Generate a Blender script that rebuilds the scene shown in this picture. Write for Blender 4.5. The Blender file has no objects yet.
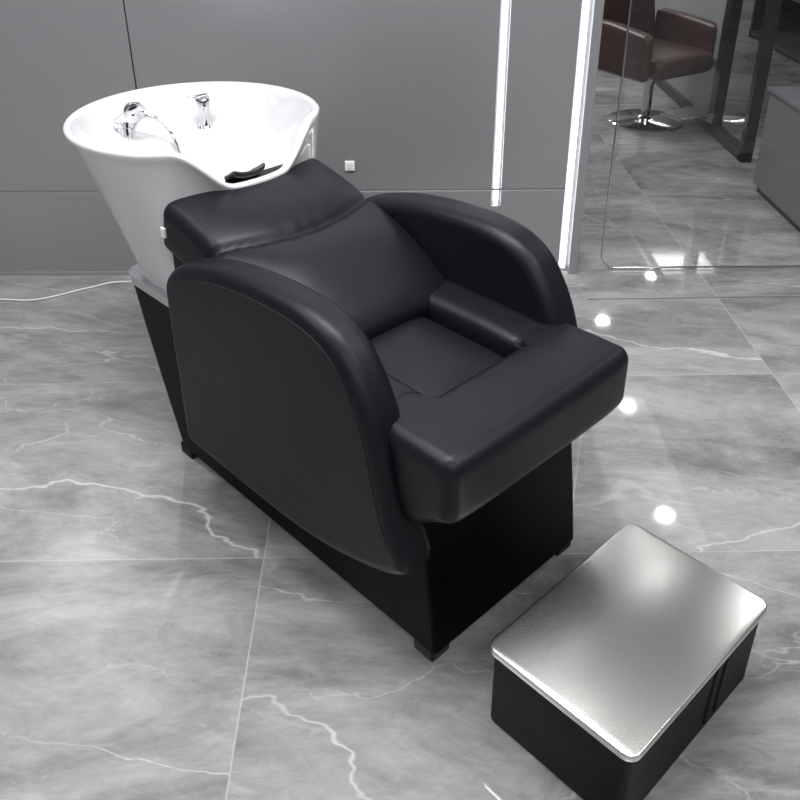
import bpy, bmesh, math
from mathutils import Vector, Matrix
SC=1.15
H=1.36
scn=bpy.context.scene
col=bpy.context.collection
# ------------------------------------------------------------ materials
def mat(name):
    m=bpy.data.materials.new(name);m.use_nodes=True
    nt=m.node_tree;b=nt.nodes['Principled BSDF'];return m,nt,b
def N(nt,t,**k):
    n=nt.nodes.new(t)
    for a,v in k.items(): setattr(n,a,v)
    return n
def simple(name,c,rough=.5,metal=0,bump=None,coat=0,emis=None,es=0,spec=None):
    m,nt,b=mat(name)
    b.inputs['Base Color'].default_value=(*c,1);b.inputs['Roughness'].default_value=rough;b.inputs['Metallic'].default_value=metal
    if coat: b.inputs['Coat Weight'].default_value=coat;b.inputs['Coat Roughness'].default_value=.03
    if spec is not None: b.inputs['Specular IOR Level'].default_value=spec
    if emis: b.inputs['Emission Color'].default_value=(*emis,1);b.inputs['Emission Strength'].default_value=es
    tc=N(nt,'ShaderNodeTexCoord')
    if bump:
        sc,st,d=bump
        n=N(nt,'ShaderNodeTexNoise');n.inputs['Scale'].default_value=sc;n.inputs['Detail'].default_value=3
        bp=N(nt,'ShaderNodeBump');bp.inputs['Strength'].default_value=st;bp.inputs['Distance'].default_value=d
        nt.links.new(tc.outputs['Object'],n.inputs['Vector']);nt.links.new(n.outputs['Fac'],bp.inputs['Height']);nt.links.new(bp.outputs['Normal'],b.inputs['Normal'])
    return m
M={}
def leather(name,c,rough,spec=.5,wr=.25):
    m,nt,b=mat(name)
    tc=N(nt,'ShaderNodeTexCoord')
    v=N(nt,'ShaderNodeTexVoronoi');v.inputs['Scale'].default_value=420
    n=N(nt,'ShaderNodeTexNoise');n.inputs['Scale'].default_value=7;n.inputs['Detail'].default_value=2;n.inputs['Distortion'].default_value=.2
    b1=N(nt,'ShaderNodeBump');b1.inputs['Strength'].default_value=.12;b1.inputs['Distance'].default_value=.001
    b2=N(nt,'ShaderNodeBump');b2.inputs['Strength'].default_value=wr;b2.inputs['Distance'].default_value=.014
    L=nt.links.new
    L(tc.outputs['Object'],v.inputs['Vector']);L(tc.outputs['Object'],n.inputs['Vector'])
    L(v.outputs['Distance'],b1.inputs['Height']);L(n.outputs['Fac'],b2.inputs['Height']);L(b2.outputs['Normal'],b1.inputs['Normal']);L(b1.outputs['Normal'],b.inputs['Normal'])
    b.inputs['Base Color'].default_value=(*c,1);b.inputs['Roughness'].default_value=rough;b.inputs['Specular IOR Level'].default_value=spec
    return m
M['leather']=leather('black_leather',(.0050,.0052,.0085),.43,.25)
M['leather_side']=leather('black_leather_side',(.003,.003,.004),.5,.15)
M['seam']=simple('seam_thread',(.002,.002,.003),.7)
M['basebl']=simple('black_laminate',(.0015,.0015,.002),.45,bump=(60,.05,.001),spec=.08)
M['feet']=simple('black_plastic',(.003,.003,.003),.4,spec=.2)
M['ceramic']=simple('white_ceramic',(.56,.56,.575),.12,coat=.5,bump=(3,.02,.01))
M['chrome']=simple('chrome',(.7,.7,.72),.08,1)
M['steelband']=simple('steel_band',(.6,.6,.62),.28,1)
M['rubber']=simple('black_rubber',(.012,.012,.013),.35)
M['tag']=simple('white_label',(.7,.7,.7),.6)
M['brown']=leather('brown_leather',(.06,.034,.031),.4)
M['cable']=simple('white_cable',(.6,.6,.6),.5)
M['plastic']=simple('white_plastic',(.7,.7,.71),.4)
M['led']=simple('led_diffuser',(.9,.9,.9),.5,emis=(.96,.97,1),es=7)
M['led2']=simple('downlight_lens',(.9,.9,.9),.5,emis=(1,1,1),es=60)
M['panel']=simple('fill_panel_glow',(.9,.9,.9),.5,emis=(1,1,1),es=4)  # glow of the added overhead fill panels
M['ceiling']=simple('ceiling_paint',(.6,.6,.61),.8,bump=(40,.05,.001))
M['reveal']=simple('aluminium_reveal',(.36,.36,.38),.35,.6)
M['dark']=simple('dark_metal',(.02,.02,.022),.35,.3)
M['cab']=simple('grey_laminate',(.13,.13,.14),.35)
M['shelf']=simple('dark_shelf',(.035,.03,.03),.5)
M['frost']=simple('grey_back_painted_glass',(.26,.27,.28),.08)
m,nt,b=mat('satin_steel');L=nt.links.new
tc=N(nt,'ShaderNodeTexCoord');mp=N(nt,'ShaderNodeMapping');mp.inputs['Scale'].default_value=(6,260,6)
n=N(nt,'ShaderNodeTexNoise');n.inputs['Scale'].default_value=1;n.inputs['Detail'].default_value=3
r=N(nt,'ShaderNodeMapRange');r.inputs['To Min'].default_value=.235;r.inputs['To Max'].default_value=.265
L(tc.outputs['Object'],mp.inputs['Vector']);L(mp.outputs[0],n.inputs['Vector']);L(n.outputs['Fac'],r.inputs['Value']);L(r.outputs[0],b.inputs['Roughness'])
b.inputs['Metallic'].default_value=1;b.inputs['Base Color'].default_value=(.74,.73,.71,1)
M['steel']=m
m,nt,b=mat('grey_wall_laminate');L=nt.links.new
tc=N(nt,'ShaderNodeTexCoord');mp=N(nt,'ShaderNodeMapping');mp.inputs['Scale'].default_value=(1,1,60)
n=N(nt,'ShaderNodeTexNoise');n.inputs['Scale'].default_value=6;n.inputs['Detail'].default_value=3
cr=N(nt,'ShaderNodeMix',data_type='RGBA');cr.inputs[6].default_value=(.29,.293,.304,1);cr.inputs[7].default_value=(.32,.323,.334,1)
L(tc.outputs['Object'],mp.inputs['Vector']);L(mp.outputs[0],n.inputs['Vector']);L(n.outputs['Fac'],cr.inputs[0]);L(cr.outputs[2],b.inputs['Base Color'])
b.inputs['Roughness'].default_value=.28;b.inputs['Metallic'].default_value=.5
M['wall']=m
m,nt,b=mat('clear_glass');L=nt.links.new
nt.nodes.remove(b);out=nt.nodes['Material Output']
tr=N(nt,'ShaderNodeBsdfTransparent');tr.inputs[0].default_value=(.96,.97,.97,1)
gl=N(nt,'ShaderNodeBsdfGlossy');gl.inputs['Roughness'].default_value=.02
lw=N(nt,'ShaderNodeLayerWeight');lw.inputs[0].default_value=.5
pw=N(nt,'ShaderNodeMath',operation='POWER');pw.inputs[1].default_value=5;L(lw.outputs['Facing'],pw.inputs[0])
ma=N(nt,'ShaderNodeMath',operation='MULTIPLY_ADD');ma.inputs[1].default_value=.9;ma.inputs[2].default_value=.07;L(pw.outputs[0],ma.inputs[0])
mx=N(nt,'ShaderNodeMixShader');L(ma.outputs[0],mx.inputs[0]);L(tr.outputs[0],mx.inputs[1]);L(gl.outputs[0],mx.inputs[2]);L(mx.outputs[0],out.inputs[0])
M['glass']=m
# marble floor
m,nt,b=mat('grey_marble_tiles');L=nt.links.new
def math_(op,a,bb=None,c=None):
    n=N(nt,'ShaderNodeMath',operation=op)
    for i,v in enumerate((a,bb,c)):
        if v is None: continue
        if isinstance(v,(int,float)): n.inputs[i].default_value=v
        else: L(v,n.inputs[i])
    return n.outputs[0]
tc=N(nt,'ShaderNodeTexCoord');sp=N(nt,'ShaderNodeSeparateXYZ');L(tc.outputs['Object'],sp.inputs[0])
tx=math_('DIVIDE',math_('ADD',sp.outputs[0],.265),1.345);ty=math_('DIVIDE',math_('ADD',sp.outputs[1],-2.03),.67)
fx=math_('FLOOR',tx);fy=math_('FLOOR',ty)
cx_=N(nt,'ShaderNodeCombineXYZ');L(math_('MULTIPLY_ADD',fx,5.3,math_('MULTIPLY',fy,2.7)),cx_.inputs[2])
L(math_('MULTIPLY',fy,3.17),cx_.inputs[0]);L(math_('MULTIPLY',fx,1.37),cx_.inputs[1])
va=N(nt,'ShaderNodeVectorMath',operation='ADD');L(tc.outputs['Object'],va.inputs[0]);L(cx_.outputs[0],va.inputs[1])
mp=N(nt,'ShaderNodeMapping');mp.inputs['Rotation'].default_value=(0,0,.6);mp.inputs['Scale'].default_value=(.75,1.7,1);L(va.outputs[0],mp.inputs['Vector'])
def noise(sc,det,ro,dist=0,src=None):
    n=N(nt,'ShaderNodeTexNoise');n.inputs['Scale'].default_value=sc;n.inputs['Detail'].default_value=det;n.inputs['Roughness'].default_value=ro;n.inputs['Distortion'].default_value=dist
    L(src or mp.outputs[0],n.inputs['Vector']);return n.outputs['Fac']
cl=noise(1.9,10,.68,.9)
fine=noise(14,8,.78,.6)
sp2=N(nt,'ShaderNodeSeparateXYZ');L(mp.outputs[0],sp2.inputs[0])
def vein(freq,amp,nsc,w,off,mlo,mhi,msc,comp=1):
    t=math_('MULTIPLY_ADD',noise(nsc,6,.55,.2),amp,math_('MULTIPLY_ADD',sp2.outputs[comp],freq,off))
    d=math_('ABSOLUTE',math_('SUBTRACT',math_('FRACT',t),.5))
    l_=math_('SUBTRACT',1,math_('MINIMUM',math_('DIVIDE',d,w),1))
    mk_=N(nt,'ShaderNodeMapRange');mk_.inputs['From Min'].default_value=mlo;mk_.inputs['From Max'].default_value=mhi;L(noise(msc,3,.5,.4),mk_.inputs['Value'])
    return math_('MULTIPLY',l_,mk_.outputs[0])
v1=vein(.8,1.1,.7,.006,.1,.38,.56,1.1)
v2=vein(1.7,1.8,1.1,.009,.37,.42,.6,1.9)
v3=vein(2.6,2.6,1.7,.06,.7,.48,.7,1.5)
v4=vein(1.2,1.6,1.0,.008,.2,.48,.62,1.6,0)
v5=vein(2.9,2.4,1.5,.012,.9,.46,.64,2.3)
dk=vein(1.3,1.9,1.2,.09,.55,.42,.7,1.3)
vv=math_('MAXIMUM',math_('MAXIMUM',math_('MULTIPLY',v1,.55),math_('MULTIPLY',v4,.45)),math_('MAXIMUM',math_('MAXIMUM',math_('MULTIPLY',v2,.5),math_('MULTIPLY',v5,.4)),math_('MULTIPLY',v3,.3)))
rp=N(nt,'ShaderNodeValToRGB');rp.color_ramp.elements[0].position=.38;rp.color_ramp.elements[0].color=(.135,.135,.138,1)
rp.color_ramp.elements[1].position=.64;rp.color_ramp.elements[1].color=(.38,.375,.37,1)
L(math_('SUBTRACT',math_('MULTIPLY_ADD',fine,.3,math_('MULTIPLY',cl,.72)),math_('MULTIPLY',dk,.08)),rp.inputs[0])
mixv=N(nt,'ShaderNodeMix',data_type='RGBA');mixv.inputs[7].default_value=(.70,.70,.70,1);L(vv,mixv.inputs[0]);L(rp.outputs[0],mixv.inputs[6])
def line(t,w): 
    fr_=math_('FRACT',t);d=math_('MINIMUM',fr_,math_('SUBTRACT',1,fr_));return math_('LESS_THAN',d,w)
ln=math_('MAXIMUM',line(tx,.0012),line(ty,.0022))
mixl=N(nt,'ShaderNodeMix',data_type='RGBA');mixl.inputs[7].default_value=(.45,.45,.45,1);L(math_('MULTIPLY',ln,.5),mixl.inputs[0]);L(mixv.outputs[2],mixl.inputs[6])
L(mixl.outputs[2],b.inputs['Base Color'])
b.inputs['Roughness'].default_value=.04;b.inputs['Specular IOR Level'].default_value=1.0
M['floor']=m
# ------------------------------------------------------------ mesh helpers
def mk(name,bm,mt,parent=None,smooth=True,autosm=None):
    me=bpy.data.meshes.new(name);bmesh.ops.recalc_face_normals(bm,faces=bm.faces[:]);bm.to_mesh(me);bm.free()
    o=bpy.data.objects.new(name,me);col.objects.link(o);me.materials.append(M[mt] if isinstance(mt,str) else mt)
    if smooth:
        for p in me.polygons:p.use_smooth=True
    if parent:o.parent=parent
    return o
def empty(name,loc=(0,0,0),rz=0):
    e=bpy.data.objects.new(name,None);col.objects.link(e);e.location=loc;e.rotation_euler=(0,0,rz);e.empty_display_size=.1;return e
def box(name,mn,mx,mt,parent=None,bev=0,seg=2):
    bm=bmesh.new();bmesh.ops.create_cube(bm,size=1)
    for v in bm.verts: v.co=Vector([mn[i]+(mx[i]-mn[i])*(v.co[i]+.5) for i in range(3)])
    if bev: bmesh.ops.bevel(bm,geom=bm.edges[:],offset=bev,segments=seg,profile=.5,affect='EDGES')
    return mk(name,bm,mt,parent,smooth=False)
def rbox(name,mn,mx,r,mt,parent=None,n=(24,24,10),deform=None):
    bm=bmesh.new();vm={}
    nx,ny,nz=n
    sz=[mx[i]-mn[i] for i in range(3)]
    def wp(t,L_):
        a=min(r/L_,.49);k=.22
        if t<k:return a*(t/k)
        if t>1-k:return 1-a*((1-t)/k)
        return a+(1-2*a)*(t-k)/(1-2*k)
    def vert(i,j,k):
        key=(i,j,k)
        if key in vm:return vm[key]
        p=[mn[0]+sz[0]*wp(i/nx,sz[0]),mn[1]+sz[1]*wp(j/ny,sz[1]),mn[2]+sz[2]*wp(k/nz,sz[2])]
        q=[min(max(p[a],mn[a]+r),mx[a]-r) for a in range(3)]
        d=Vector([p[a]-q[a] for a in range(3)])
        if d.length>1e-9: d=d.normalized()*r
        vm[key]=bm.verts.new(Vector(q)+d);return vm[key]
    def q(a,b_,c_,d): 
        try:bm.faces.new((a,b_,c_,d))
        except ValueError:pass
    for i in range(nx):
        for j in range(ny):
            for k in (0,nz): q(vert(i,j,k),vert(i+1,j,k),vert(i+1,j+1,k),vert(i,j+1,k))
    for i in range(nx):
        for k in range(nz):
            for j in (0,ny): q(vert(i,j,k),vert(i+1,j,k),vert(i+1,j,k+1),vert(i,j,k+1))
    for j in range(ny):
        for k in range(nz):
            for i in (0,nx): q(vert(i,j,k),vert(i,j+1,k),vert(i,j+1,k+1),vert(i,j,k+1))
    if deform:
        for v in bm.verts: v.co=Vector(deform(v.co.x,v.co.y,v.co.z))
    return mk(name,bm,mt,parent)
def tube(name,pts,r,mt,parent=None,cyclic=False,res=3,smooth=True):
    cu=bpy.data.curves.new(name,'CURVE');cu.dimensions='3D';cu.bevel_depth=r;cu.bevel_resolution=res;cu.use_fill_caps=True
    s=cu.splines.new('POLY');s.points.add(len(pts)-1)
    for p,q in zip(s.points,pts):p.co=(*q,1)
    s.use_cyclic_u=cyclic
    tmp=bpy.data.objects.new(name,cu);col.objects.link(tmp)
    dg=bpy.context.evaluated_depsgraph_get();me=bpy.data.meshes.new_from_object(tmp.evaluated_get(dg))
    bpy.data.objects.remove(tmp);o=bpy.data.objects.new(name,me);col.objects.link(o)
    me.materials.clear();me.materials.append(M[mt])
    for p in me.polygons:p.use_smooth=True
    if parent:o.parent=parent
    return o
def crom(P,n=8,closed=False):
    out=[];m_=len(P)
    rng=range(m_) if closed else range(m_-1)
    for i in rng:
        g=(lambda k:P[k%m_]) if closed else (lambda k:P[min(max(k,0),m_-1)])
        p0,p1,p2,p3=g(i-1),g(i),g(i+1),g(i+2)
        for k in range(n):
            t=k/n
            out.append(tuple(.5*((2*b_)+(-a+c_)*t+(2*a-5*b_+4*c_-d)*t*t+(-a+3*b_-3*c_+d)*t**3) for a,b_,c_,d in zip(p0,p1,p2,p3)))
    if not closed: out.append(tuple(P[-1]))
    return out
def lathe(name,prof,mt,parent=None,seg=40,loc=(0,0,0),rot=None,cap=True):
    bm=bmesh.new();rings=[]
    for r,z in prof:
        rings.append([bm.verts.new((r*math.cos(2*math.pi*k/seg),r*math.sin(2*math.pi*k/seg),z)) for k in range(seg)])
    for a,b_ in zip(rings,rings[1:]):
        for k in range(seg): bm.faces.new((a[k],a[(k+1)%seg],b_[(k+1)%seg],b_[k]))
    if cap: bm.faces.new(rings[0]);bm.faces.new(rings[-1])
    if rot: bm.transform(rot.to_4x4())
    bm.transform(Matrix.Translation(loc))
    o=mk(name,bm,mt,parent);shade_auto(o,45);return o
def shade_auto(o,ang=40):
    bpy.context.view_layer.objects.active=o
    for x in bpy.context.selected_objects:x.select_set(False)
    o.select_set(True)
    try: bpy.ops.object.shade_smooth_by_angle(angle=math.radians(ang))
    except Exception: pass
def sstep(a,b_,x):
    t=min(max((x-a)/(b_-a),0),1);return t*t*(3-2*t)
# =============================================================== SHAMPOO CHAIR (local x = -s forward, y = l)
TH=-.8201
chair=empty('salon_shampoo_chair',(.0772,1.0899,0),TH)
LC=.2117
def loft(name,levels,mt,parent,seg_c=8,cap=True):
    bm=bmesh.new();rings=[]
    for (z,s0,s1,l0,l1,rf,rb) in levels:
        ring=[]
        for (cs,cl,r,a0) in ((s0+rf,l0+rf,rf,180),(s1-rb,l0+rb,rb,270),(s1-rb,l1-rb,rb,0),(s0+rf,l1-rf,rf,90)):
            for k in range(seg_c+1):
                a=math.radians(a0+90*k/seg_c);ring.append(bm.verts.new((-(cs+r*math.cos(a)),cl+r*math.sin(a),z)))
        rings.append(ring)
    n=len(rings[0])
    for a,b_ in zip(rings,rings[1:]):
        for k in range(n): bm.faces.new((a[k],a[(k+1)%n],b_[(k+1)%n],b_[k]))
    if cap: bm.faces.new(rings[0]);bm.faces.new(rings[-1])
    o=mk(name,bm,mt,parent);shade_auto(o,35);return o
loft('base_cabinet',[(.028,-.006,.874,0,.428,.008,.035),(.15,.008,.917,0,.428,.008,.035),(.32,.03,.978,.002,.426,.008,.035),(.425,.045,1.013,.004,.418,.008,.035)],'basebl',chair)
loft('steel_trim_band',[(.425,.50,1.016,.001,.419,.01,.04),(.450,.50,1.022,-.001,.421,.01,.042)],'steelband',chair)
for i,(s,l) in enumerate([(0.0,.0),(0.0,.380),(.815,.0),(.815,.375)]):
    box('foot_%d'%(i+1),(-s-.05,l,0),(-s,l+.048,.03),'feet',chair,.004)
front_near=[(.054,.40),(.040,.35),(.022,.305),(.010,.275),(.012,.252),(.028,.235),(.062,.216)]
front_far=[(.062,.40),(.078,.35),(.095,.305),(.105,.275),(.11,.25),(.118,.235),(.128,.222)]
def armprof(fr_):
    tail=[(.12,.195)] if fr_ is front_near else [(.15,.205)]
    P=[(.716,.50),(.712,.552),(.685,.585),(.64,.613),(.551,.642),(.47,.659),(.38,.669),(.29,.671),(.235,.665),(.19,.651),(.153,.627),(.122,.59),(.098,.55),(.081,.51),(.067,.46)]+fr_+tail+[(.20,.173),(.298,.158),(.42,.152),(.592,.152),(.675,.152),(.708,.165),(.712,.20),(.714,.35)]
    C=crom(P,12,True)
    n=len(C);cum=[0]
    for i in range(n):
        a,b_=C[i],C[(i+1)%n];cum.append(cum[-1]+math.hypot(b_[0]-a[0],b_[1]-a[1]))
    T=cum[-1];NN=260;out=[];j=0
    for k in range(NN):
        d=T*k/NN
        while cum[j+1]<d:j+=1
        t=(d-cum[j])/(cum[j+1]-cum[j]);a,b_=C[j],C[(j+1)%n]
        out.append(Vector((a[0]+(b_[0]-a[0])*t,a[1]+(b_[1]-a[1])*t)))
    return out
def inset(P,d):
    n=len(P);out=[]
    area=sum(P[i].x*P[(i+1)%n].y-P[(i+1)%n].x*P[i].y for i in range(n))
    sg=1 if area>0 else -1
    for i in range(n):
        t=(P[(i+2)%n]-P[i-2]).normalized();nr=Vector((-t.y,t.x))*sg
        out.append(P[i]+nr*d)
    return out
def arm(name,lo,hi,outer,fr_):
    P=armprof(fr_);bm=bmesh.new();rings=[]
    r=.028;S=10
    def ring(Q,y): rings.append([bm.verts.new((-q.x,y,q.y)) for q in Q])
    ring(inset(P,r+.002),lo)
    for k in range(S+1):
        a=math.pi/2*k/S;ring(inset(P,r*(1-math.sin(a))),lo+r*(1-math.cos(a)))
    for k in range(1,5): ring(P,lo+r+(hi-lo-2*r)*k/5)
    for k in range(S+1):
        a=math.pi/2*k/S;ring(inset(P,r*(1-math.cos(a))),hi-r*(1-math.sin(a)))
    ring(inset(P,r+.002),hi)
    n=len(P)
    for a,b_ in zip(rings,rings[1:]):
        for k in range(n): bm.faces.new((a[k],a[(k+1)%n],b_[(k+1)%n],b_[k]))
    f1=bm.faces.new(rings[0]);f2=bm.faces.new(rings[-1])
    mk(name,bm,'leather',chair)
    I=inset(P,r+.001)
    idx=[i for i,p in enumerate(I) if p.y>.29 and p.x<.672]
    tube(name+'_seam',[(-I[i].x,outer,I[i].y) for i in idx],.0014,'seam',chair)
arm('armrest_near',-.064,.016,-.0640,front_near)
arm('armrest_far',.410,.497,.4970,front_far)
# seat
def pad(z0,amp,s0,s1,l0,l1):
    def d(x,y,z):
        if z>z0:
            u=(x-(-s1))/(s1-s0)*2-1;v=(y-l0)/(l1-l0)*2-1
            z+=amp*max(0,(1-u**4))*max(0,(1-v**4))
        return (x,y,z)
    return d
def fdef(x,y,z):
    s=-x;v=(y-LC)/.247
    if z<.43: z-=.085*sstep(-.06,.10,s)*(1-sstep(.385,.43,z))
    else:
        z+=.005*max(0,1-((s-.02)/.09)**2)*max(0,1-v**6)
    x-=.008*abs(v)**6*sstep(.0,-.06,s)
    if s>.02: x-=.07*sstep(.50,.60,abs(v))*(s-.02)/.078
    return (x,y,z)
rbox('seat_front_bolster',(-.098,-.034,.380),(.068,.468,.510),.027,'leather',chair,(26,60,16),fdef)
rbox('seat_bolster_near',(-.46,.002,.36),(-.100,.089,.509),.018,'leather',chair,(30,14,12),pad(.45,.004,.10,.46,.002,.089))
rbox('seat_bolster_far',(-.46,.317,.36),(-.096,.422,.512),.020,'leather',chair,(30,14,12),pad(.45,.008,.096,.46,.317,.422))
rbox('seat_centre_pad',(-.42,.084,.36),(-.086,.322,.474),.024,'leather',chair,(30,26,10),pad(.44,.017,.086,.42,.084,.322))
rbox('seat_support',(-.70,.01,.25),(-.04,.414,.42),.01,'leather_side',chair,(6,6,6))
tube('seat_seam_1',[(-.096,.09,.5085),(-.05,.080,.515),(0,.066,.5145),(.036,.055,.511)],.0010,'seam',chair)
tube('seat_seam_2',[(-.096,.312,.5085),(-.05,.322,.515),(0,.336,.5145),(.036,.348,.511)],.0010,'seam',chair)
# backrest
bp_=[(.318,.492),(.385,.540),(.465,.587),(.535,.618),(.604,.643),(.69,.668),(.797,.693)]
bc=crom(bp_,10)
cum=[0]
for a,b_ in zip(bc,bc[1:]):cum.append(cum[-1]+math.hypot(b_[0]-a[0],b_[1]-a[1]))
TL=cum[-1]
def along(p):
    p_=min(max(p,0),TL)
    for i in range(len(cum)-1):
        if p_<=cum[i+1]+1e-9:
            t=(p_-cum[i])/(cum[i+1]-cum[i]);a,b_=bc[i],bc[i+1]
            i0=max(i-4,0);i1=min(i+5,len(bc)-1)
            d=Vector((bc[i1][0]-bc[i0][0],bc[i1][1]-bc[i0][1])).normalized()
            return a[0]+(b_[0]-a[0])*t,a[1]+(b_[1]-a[1])*t,d
pc=TL-.195
def bdef(x,y,z):
    p=x;v=(y-LC)/.2085
    s,zz,d=along(p)
    n=Vector((-d.y,d.x))
    off=z
    w=sstep(-.06,-.02,z)
    cr_=pc-.045*(1-v*v)
    g=math.exp(-((p-cr_)/.010)**2)
    off-=.009*g*w
    if p<cr_: uu=(p/cr_)*2-1;am=.028
    else: uu=((p-cr_)/(TL-cr_))*2-1;am=.014
    off+=am*max(0,1-abs(uu)**3)*max(0,1-v**4)*w
    off+=.0007*math.sin(v*22+2.5*math.sin(v*5))*math.exp(-((p-cr_)/.04)**2)*w*(1-v*v)
    off-=.012*abs(v)**5*w
    return (-(s+n.x*off),y,zz+n.y*off)
rbox('backrest',(0,.002,-.125),(TL,.4215,0),.024,'leather',chair,(110,70,12),bdef)
cs=[]
for k in range(61):
    v=-1+2*k/60;v*=.955
    p=pc-.045*(1-v*v);x,y,z=bdef(p,LC+v*.2085,0.0008);cs.append((x,y,z))
tube('backrest_seam',cs,.0013,'seam',chair)
rbox('back_support',(-.80,.012,.40),(-.56,.411,.60),.012,'leather_side',chair,(6,6,6))
box('label_tag',(-.802,-.003,.606),(-.786,.0025,.628),'tag',chair,.001)
# =============================================================== BASIN
basin=empty('ceramic_shampoo_basin',(.0772,1.0899,0),TH)
SCn,R=.972,.286
def adev(a): return abs(((a-math.pi)+math.pi)%(2*math.pi)-math.pi)
def rimz(a):
    dip=1-sstep(math.radians(14),math.radians(44),adev(a))
    return .792-.093*dip
def front(a): return 1-sstep(math.radians(10),math.radians(60),adev(a))
def rim_r(a): return R*(1-.14*front(a))
def ped(a):
    ca,sa=math.cos(a),math.sin(a);n=5
    r=(abs(ca/.118)**n+abs(sa/.196)**n)**(-1/n)
    return .885+r*ca,.2117+r*sa
bm=bmesh.new();SEG=144;rings=[]
for idx,t in enumerate([0,.02,.06,.12,.2,.3,.4,.5,.6,.7,.8,.88,.94,.975]):
    ring=[]
    for k in range(SEG):
        a=2*math.pi*k/SEG;ps,plv=ped(a);zr=rimz(a)-.012
        w=t**(1.12+1.6*front(a))
        rs=SCn+rim_r(a)*math.cos(a);rl=.2117+rim_r(a)*math.sin(a)
        ring.append(bm.verts.new((-(ps+(rs-ps)*w),plv+(rl-plv)*w,.450+(zr-.450)*t)))
    rings.append(ring)
def rr(fr_,dz):
    ring=[]
    for k in range(SEG):
        a=2*math.pi*k/SEG;r=rim_r(a)-fr_
        ring.append(bm.verts.new((-(SCn+r*math.cos(a)),.2117+r*math.sin(a),rimz(a)+dz)))
    rings.append(ring)
rr(-.002,-.009);rr(-.001,-.004);rr(.003,-.0005);rr(.008,.0);rr(.013,-.001);rr(.017,-.005)
for q_ in (.985,.95,.9,.85,.8,.74,.68,.62,.55,.48,.4,.32,.24,.16,.08,.03):
    ring=[]
    for k in range(SEG):
        a=2*math.pi*k/SEG
        r=(rim_r(a)-.019)*q_
        ds=r*math.cos(a);dl=r*math.sin(a)
        zb=.59+.11*sstep(.055,.095,ds)
        ring.append(bm.verts.new((-(SCn+ds),.2117+dl,zb+(rimz(a)-.008-zb)*q_**(6))))
    rings.append(ring)
for a,b_ in zip(rings,rings[1:]):
    for k in range(SEG): bm.faces.new((a[k],a[(k+1)%SEG],b_[(k+1)%SEG],b_[k]))
bm.faces.new(rings[0]);bm.faces.new(rings[-1])
o=mk('basin_shell',bm,'ceramic',basin);shade_auto(o,60)
rbox('neck_rest_pad',(-.785,.152,.0),(-.738,.236,.016),.007,'rubber',basin,(12,20,4),lambda x,y,z:(x,y,.702+z-.022*sstep(.735,.785,-x)+.012*((y-.195)/.042)**2))
lathe('drain',[(.001,.594),(.028,.594),(.03,.590)],'chrome',basin,loc=(-SCn,.2117,0),seg=24)
tap=(-1.118,.3255)
lathe('tap_body',[(.027,0),(.027,.006),(.020,.009),(.018,.05),(.020,.054),(.020,.074),(.015,.080),(.002,.082)],'chrome',basin,seg=28,loc=(tap[0],tap[1],.700))
rbox('tap_lever',(-.012,-.012,0),(.062,.012,.010),.0045,'chrome',basin,(14,8,5),lambda x,y,z:(tap[0]+(x*.55-y*.83),tap[1]-(x*.83+y*.55)*1.0,.778+z+x*.18))
sp_=(-1.165,.130)
lathe('spray_holder',[(.026,0),(.026,.007),(.018,.012),(.017,.034),(.022,.038),(.022,.048),(.004,.052)],'chrome',basin,seg=28,loc=(sp_[0],sp_[1],.700))
tube('spray_handle',[(sp_[0]-.03,sp_[1]-.005,.735),(sp_[0],sp_[1],.752),(sp_[0]+.03,sp_[1]+.004,.775)],.014,'chrome',basin,res=5)
lathe('spray_head',[(.006,-.02),(.018,-.008),(.027,.006),(.027,.014),(.022,.017),(.002,.017)],'chrome',basin,seg=28,rot=Matrix.Rotation(1.9,3,'Y'),loc=(sp_[0]+.04,sp_[1]+.006,.782))
hose=crom([(sp_[0]+.005,sp_[1]+.02,.725),(sp_[0]+.02,sp_[1]+.04,.755),(sp_[0]+.06,sp_[1]+.06,.755),(sp_[0]+.10,sp_[1]+.07,.72),(sp_[0]+.12,sp_[1]+.075,.66),(sp_[0]+.12,sp_[1]+.08,.605)],8)
tube('spray_hose',hose,.0045,'chrome',basin)
# =============================================================== FOOTSTOOL
stool=empty('footstool',(.1633,.9834,0),.7405)
A_,B_=.4094,.2717
def plate(name,x0,x1,y0,y1,z0,z1,r,mt,bev):
    bm=bmesh.new();v=[]
    for (cx,cy,a0) in ((x0+r,y0+r,180),(x1-r,y0+r,270),(x1-r,y1-r,0),(x0+r,y1-r,90)):
        for k in range(9):
            a=math.radians(a0+90*k/8);v.append(bm.verts.new((cx+r*math.cos(a),cy+r*math.sin(a),z0)))
    f=bm.faces.new(v);q_=bmesh.ops.extrude_face_region(bm,geom=[f])
    for g in q_['geom']:
        if isinstance(g,bmesh.types.BMVert):g.co.z=z1
    if bev:
        ed=[e for e in bm.edges if abs(e.verts[0].co.z-e.verts[1].co.z)<1e-6 and e.verts[0].co.z>z0+1e-6]
        bmesh.ops.bevel(bm,geom=ed,offset=bev,segments=3,profile=.5,affect='EDGES')
    o=mk(name,bm,mt,stool);shade_auto(o,35);return o
plate('stool_top_plate',-.007,A_+.004,-B_-.005,.004,.168,.180,.022,'steel',.003)
plate('stool_body',-.001,A_-.003,-B_+.001,-.003,.004,.168,.018,'leather_side',0)
for i,(x,y) in enumerate([(.02,-.02),(A_-.045,-.02),(.02,-B_+.045),(A_-.045,-B_+.045)]):
    box('stool_foot_%d'%(i+1),(x,y-.025,0),(x+.025,y,.013),'feet',stool)
plate('stool_piping',-.003,A_-.001,-B_-.001,-.001,.158,.164,.020,'feet',.002)
for i,x in enumerate((.60,.68)):
    tube('stool_fold_%d'%(i+1),[(A_*x,-B_+.0005,.02),(A_*x+.004,-B_+.0005,.155)],.003,'feet',stool)
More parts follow.
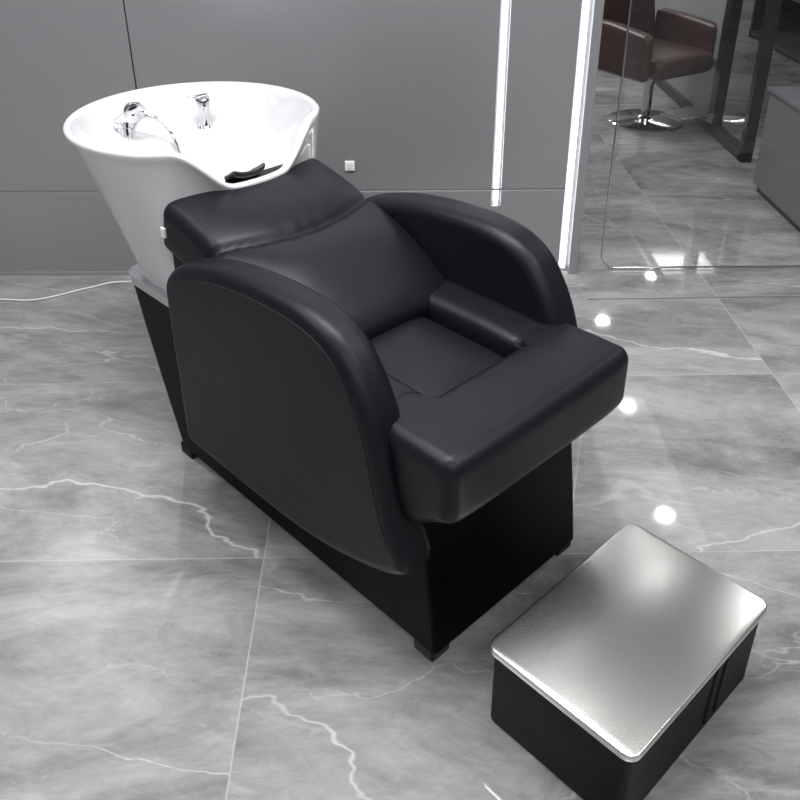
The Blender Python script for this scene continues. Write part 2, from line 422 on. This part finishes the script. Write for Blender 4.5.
# =============================================================== ROOM
box('floor',(-5,-3.5,-.05),(5.5,9,0),'floor')
YW=-.0221
def wallobj(name,u0,u1,z0,z1,mt,d0=0.0,d1=.10,bev=0.0):
    o=box(name,(u0,d0,z0),(u1,d1,z1),mt,None,bev);o.location=(-.916,2.700,0);o.rotation_euler=(0,0,YW);return o
wp=empty('wall_back',(-.916,2.700,0),YW)
def wpart(name,u0,u1,z0,z1,mt,d0=0.0,d1=.06,bev=0.0015):
    return box(name,(u0,d0,z0),(u1,d1,z1),mt,wp,bev)
us=[-4.1,-2.6,-1.2,.146,1.272]
for i in range(len(us)-1):
    a,b_=us[i]+.002,us[i+1]-.002
    wpart('panel_upper_%d'%(i+1),a,b_,.312,2.6,'wall')
    wpart('panel_lower_%d'%(i+1),a,b_,.012,.306,'wall')
wpart('panel_mid_upper',1.300,1.510,.312,2.6,'wall')
wpart('panel_mid_lower',1.300,1.510,.012,.306,'wall')
wpart('panel_core',-4.1,1.575,.0,2.6,'dark',.05,.25,0)
wpart('led_gap_floor_panel',1.268,1.304,.012,.25,'wall',.004,.05)
wpart('end_reveal',1.545,1.575,.0,2.6,'wall',-.004,.26)
wpart('led_recess_1',1.273,1.299,.25,2.6,'reveal',.02,.05,0)
wpart('led_recess_2',1.511,1.545,.0,2.6,'reveal',.02,.05,0)
wpart('seam_strip',-4.1,1.51,.3055,.3125,'reveal',.003,.02,0)
bs=box('baseboard_back',(-4.1,-.006,0),(1.51,.0,.014),'reveal');bs.location=(-.916,2.700,0);bs.rotation_euler=(0,0,YW)
l1=wallobj('led_strip_light',1.280,1.291,.255,2.58,'led',.004,.02)
l2=wallobj('led_strip_light.001',1.520,1.532,.02,2.58,'led',.004,.02)
so=empty('wall_socket',(-.916,2.700,0),YW)
box('socket_plate',(.790,-.008,.380),(.822,0,.412),'plastic',so,.002)
box('socket_insert',(.797,-.010,.387),(.815,-.007,.405),'cable',so,.001)
cab=crom([(-2.2,2.55,.004),(-1.6,2.50,.004),(-1.3,2.525,.004),(-1.15,2.52,.004),(-1.0,2.60,.004),(-.9,2.64,.004),(-.7,2.60,.004),(-.62,2.4,.004),(-.6,2.1,.004)],8)
tube('power_cable',cab,.003,'cable')
box('trim_threshold',(.66,2.474,0),(3.6,2.482,.004),'reveal')
gp=empty('glass_partition',(0,2.70,0),-.01)
def outline(x0,x1,z0,z1,r):
    P=[(x0,0,z1)]
    for k in range(13):
        a=math.pi+math.pi/2*k/12;P.append((x0+r+r*math.cos(a),0,z0+r+r*math.sin(a)))
    P.append((x1,0,z0));return P
ol=outline(.745,3.6,.006,2.5,.05)
bm=bmesh.new();vs=[bm.verts.new(p) for p in ol+[(3.6,0,2.5)]];bm.faces.new(vs);mk('glass_pane',bm,'glass',gp,False)
tube('glass_edge',ol,.0035,'chrome',gp)
cb=empty('reception_cabinet')
box('cabinet_body',(1.545,2.86,.03),(2.3,3.42,.42),'cab',cb,.003)
box('cabinet_top',(1.535,2.85,.42),(2.31,3.43,.435),'cab',cb,.002)
box('cabinet_plinth',(1.56,2.88,0),(2.28,3.40,.03),'dark',cb)
fp=empty('framed_glass_partition')
box('bottom_rail',(1.62,3.75,0),(1.67,5.9,.05),'dark',fp,.002)
for i,(y,w) in enumerate([(5.86,.04),(4.16,.07),(3.75,.04)]):
    box('post_%d'%(i+1),(1.62,y,0),(1.67,y+w,1.0),'dark',fp)
box('top_rail',(1.62,3.75,1.0),(1.67,5.9,1.03),'dark',fp)
box('painted_panel',(1.64,4.22,.05),(1.65,5.87,1.0),'frost',fp)
bm=bmesh.new();vs=[bm.verts.new(p) for p in ((1.645,3.78,.05),(1.645,4.17,.05),(1.645,4.17,1.0),(1.645,3.78,1.0))];bm.faces.new(vs);mk('partition_glass',bm,'glass',fp,False)
sh=empty('display_shelf')
box('shelf_back',(3.0,3.9,0),(3.05,6.4,2.2),'shelf',sh)
for i,z in enumerate((.02,.35,.7,1.05,1.4,1.8)):
    box('shelf_board_%d'%(i+1),(2.65,3.9,z),(3.0,6.4,z+.03),'shelf',sh)
for i,y in enumerate((3.9,4.7,5.5,6.37)):
    box('shelf_side_%d'%(i+1),(2.65,y,0),(3.0,y+.03,2.2),'dark',sh)
box('wall_far',(-1.5,8.8,0),(5.5,8.9,2.6),'wall')
box('wall_right',(5.4,-3.5,0),(5.5,8.8,2.6),'wall')
box('ceiling',(-5,-3.5,2.6),(5.5,9,2.7),'ceiling')
# =============================================================== BROWN CHAIR
bc_=empty('brown_salon_armchair',(1.36,4.40,0),math.radians(-60))
lathe('round_base',[(.19,0),(.19,.008),(.17,.016),(.06,.022),(.03,.03),(.024,.035)],'chrome',bc_,48)
lathe('gas_column',[(.024,.02),(.024,.2),(.03,.2),(.03,.28)],'chrome',bc_,24)
rbox('seat_cushion',(-.21,-.20,.27),(.23,.20,.38),.045,'brown',bc_,(16,16,8))
rbox('back_cushion',(-.30,-.22,.34),(-.18,.22,.82),.05,'brown',bc_,(10,16,16),lambda x,y,z:(x-.18*max(0,z-.38),y,z))
for sgn in (-1,1):
    rbox('armrest_%d'%(1 if sgn<0 else 2),(-.22,sgn*.235-.035,.27),(.20,sgn*.235+.035,.52),.033,'brown',bc_,(14,8,12),lambda x,y,z:(x,y,z-.10*max(0,(x+.05))*sstep(.3,.5,z)))
box('footrest_bar',(.20,-.12,.10),(.34,.12,.115),'chrome',bc_,.005)
# =============================================================== LIGHTS
def area(name,loc,sx,sy,p,rot=(0,0,0),c=(1,1,1)):
    l=bpy.data.lights.new(name,'AREA');l.shape='RECTANGLE';l.size=sx;l.size_y=sy;l.energy=p;l.color=c
    o=bpy.data.objects.new(name,l);col.objects.link(o);o.location=loc;o.rotation_euler=rot;return o
def fillpanel(k,x,y,sx,sy,p):  # unseen glowing panel plus area lamp, added for soft overhead fill
    nm='added_fill_panel' if k==0 else 'added_fill_panel.%03d'%k
    box(nm,(x-sx/2,y-sy/2,2.575),(x+sx/2,y+sy/2,2.599),'panel')
    area('area_'+str(k),(x,y,2.57),sx,sy,p)
fillpanel(0,-.2,1.4,1.6,.6,82)
fillpanel(1,-1.9,1.2,.5,1.6,30)
fillpanel(2,.3,-1.2,1.8,.6,40)
fillpanel(3,1.7,.6,.5,1.6,34)
fillpanel(4,3.3,4.0,.6,1.6,30)
fillpanel(5,.0,5.2,.6,2.0,60)
fillpanel(6,.6,7.9,1.2,.4,50)  # added to brighten the dark room behind the glass
k=2.90
for i,(x,y) in enumerate([(.618,1.476),(.640,1.892),(.676,2.345),(.915,2.653)]):
    nm='ceiling_downlight' if i==0 else 'ceiling_downlight.%03d'%i
    lathe(nm,[(.05,0),(.05,.012)],'led2',None,32,loc=(x*k,y*k,2.585))
w=bpy.data.worlds.new('w');scn.world=w;w.use_nodes=True;w.node_tree.nodes['Background'].inputs[0].default_value=(.8,.83,.88,1);w.node_tree.nodes['Background'].inputs[1].default_value=.22
# =============================================================== CAMERA
cam=bpy.data.cameras.new('camera');co=bpy.data.objects.new('camera',cam);col.objects.link(co)
cam.sensor_width=36;cam.sensor_fit='HORIZONTAL';cam.lens=868.62/800*36
cam.shift_x=(400-385.555)/800;cam.shift_y=(291.373-400)/800
cam.clip_start=.02
pitch,roll=.4896,-.0135
c,s=math.cos(pitch),math.sin(pitch)
r0=Vector((1,0,0));u0=Vector((0,s,c));f0=Vector((0,c,-s))
cr_,sr_=math.cos(roll),math.sin(roll)
right=r0*cr_+u0*sr_;up=-r0*sr_+u0*cr_
co.matrix_world=Matrix((( right.x,up.x,-f0.x,0),(right.y,up.y,-f0.y,0),(right.z,up.z,-f0.z,H),(0,0,0,1)))
scn.camera=co
bpy.context.view_layer.update()
for o in list(scn.objects):
    if o.parent is None:
        o.location=o.location*SC
        if o.type!='CAMERA': o.scale=o.scale*SC
scn.view_settings.view_transform='Standard'
scn.view_settings.look='None'
scn.view_settings.exposure=0
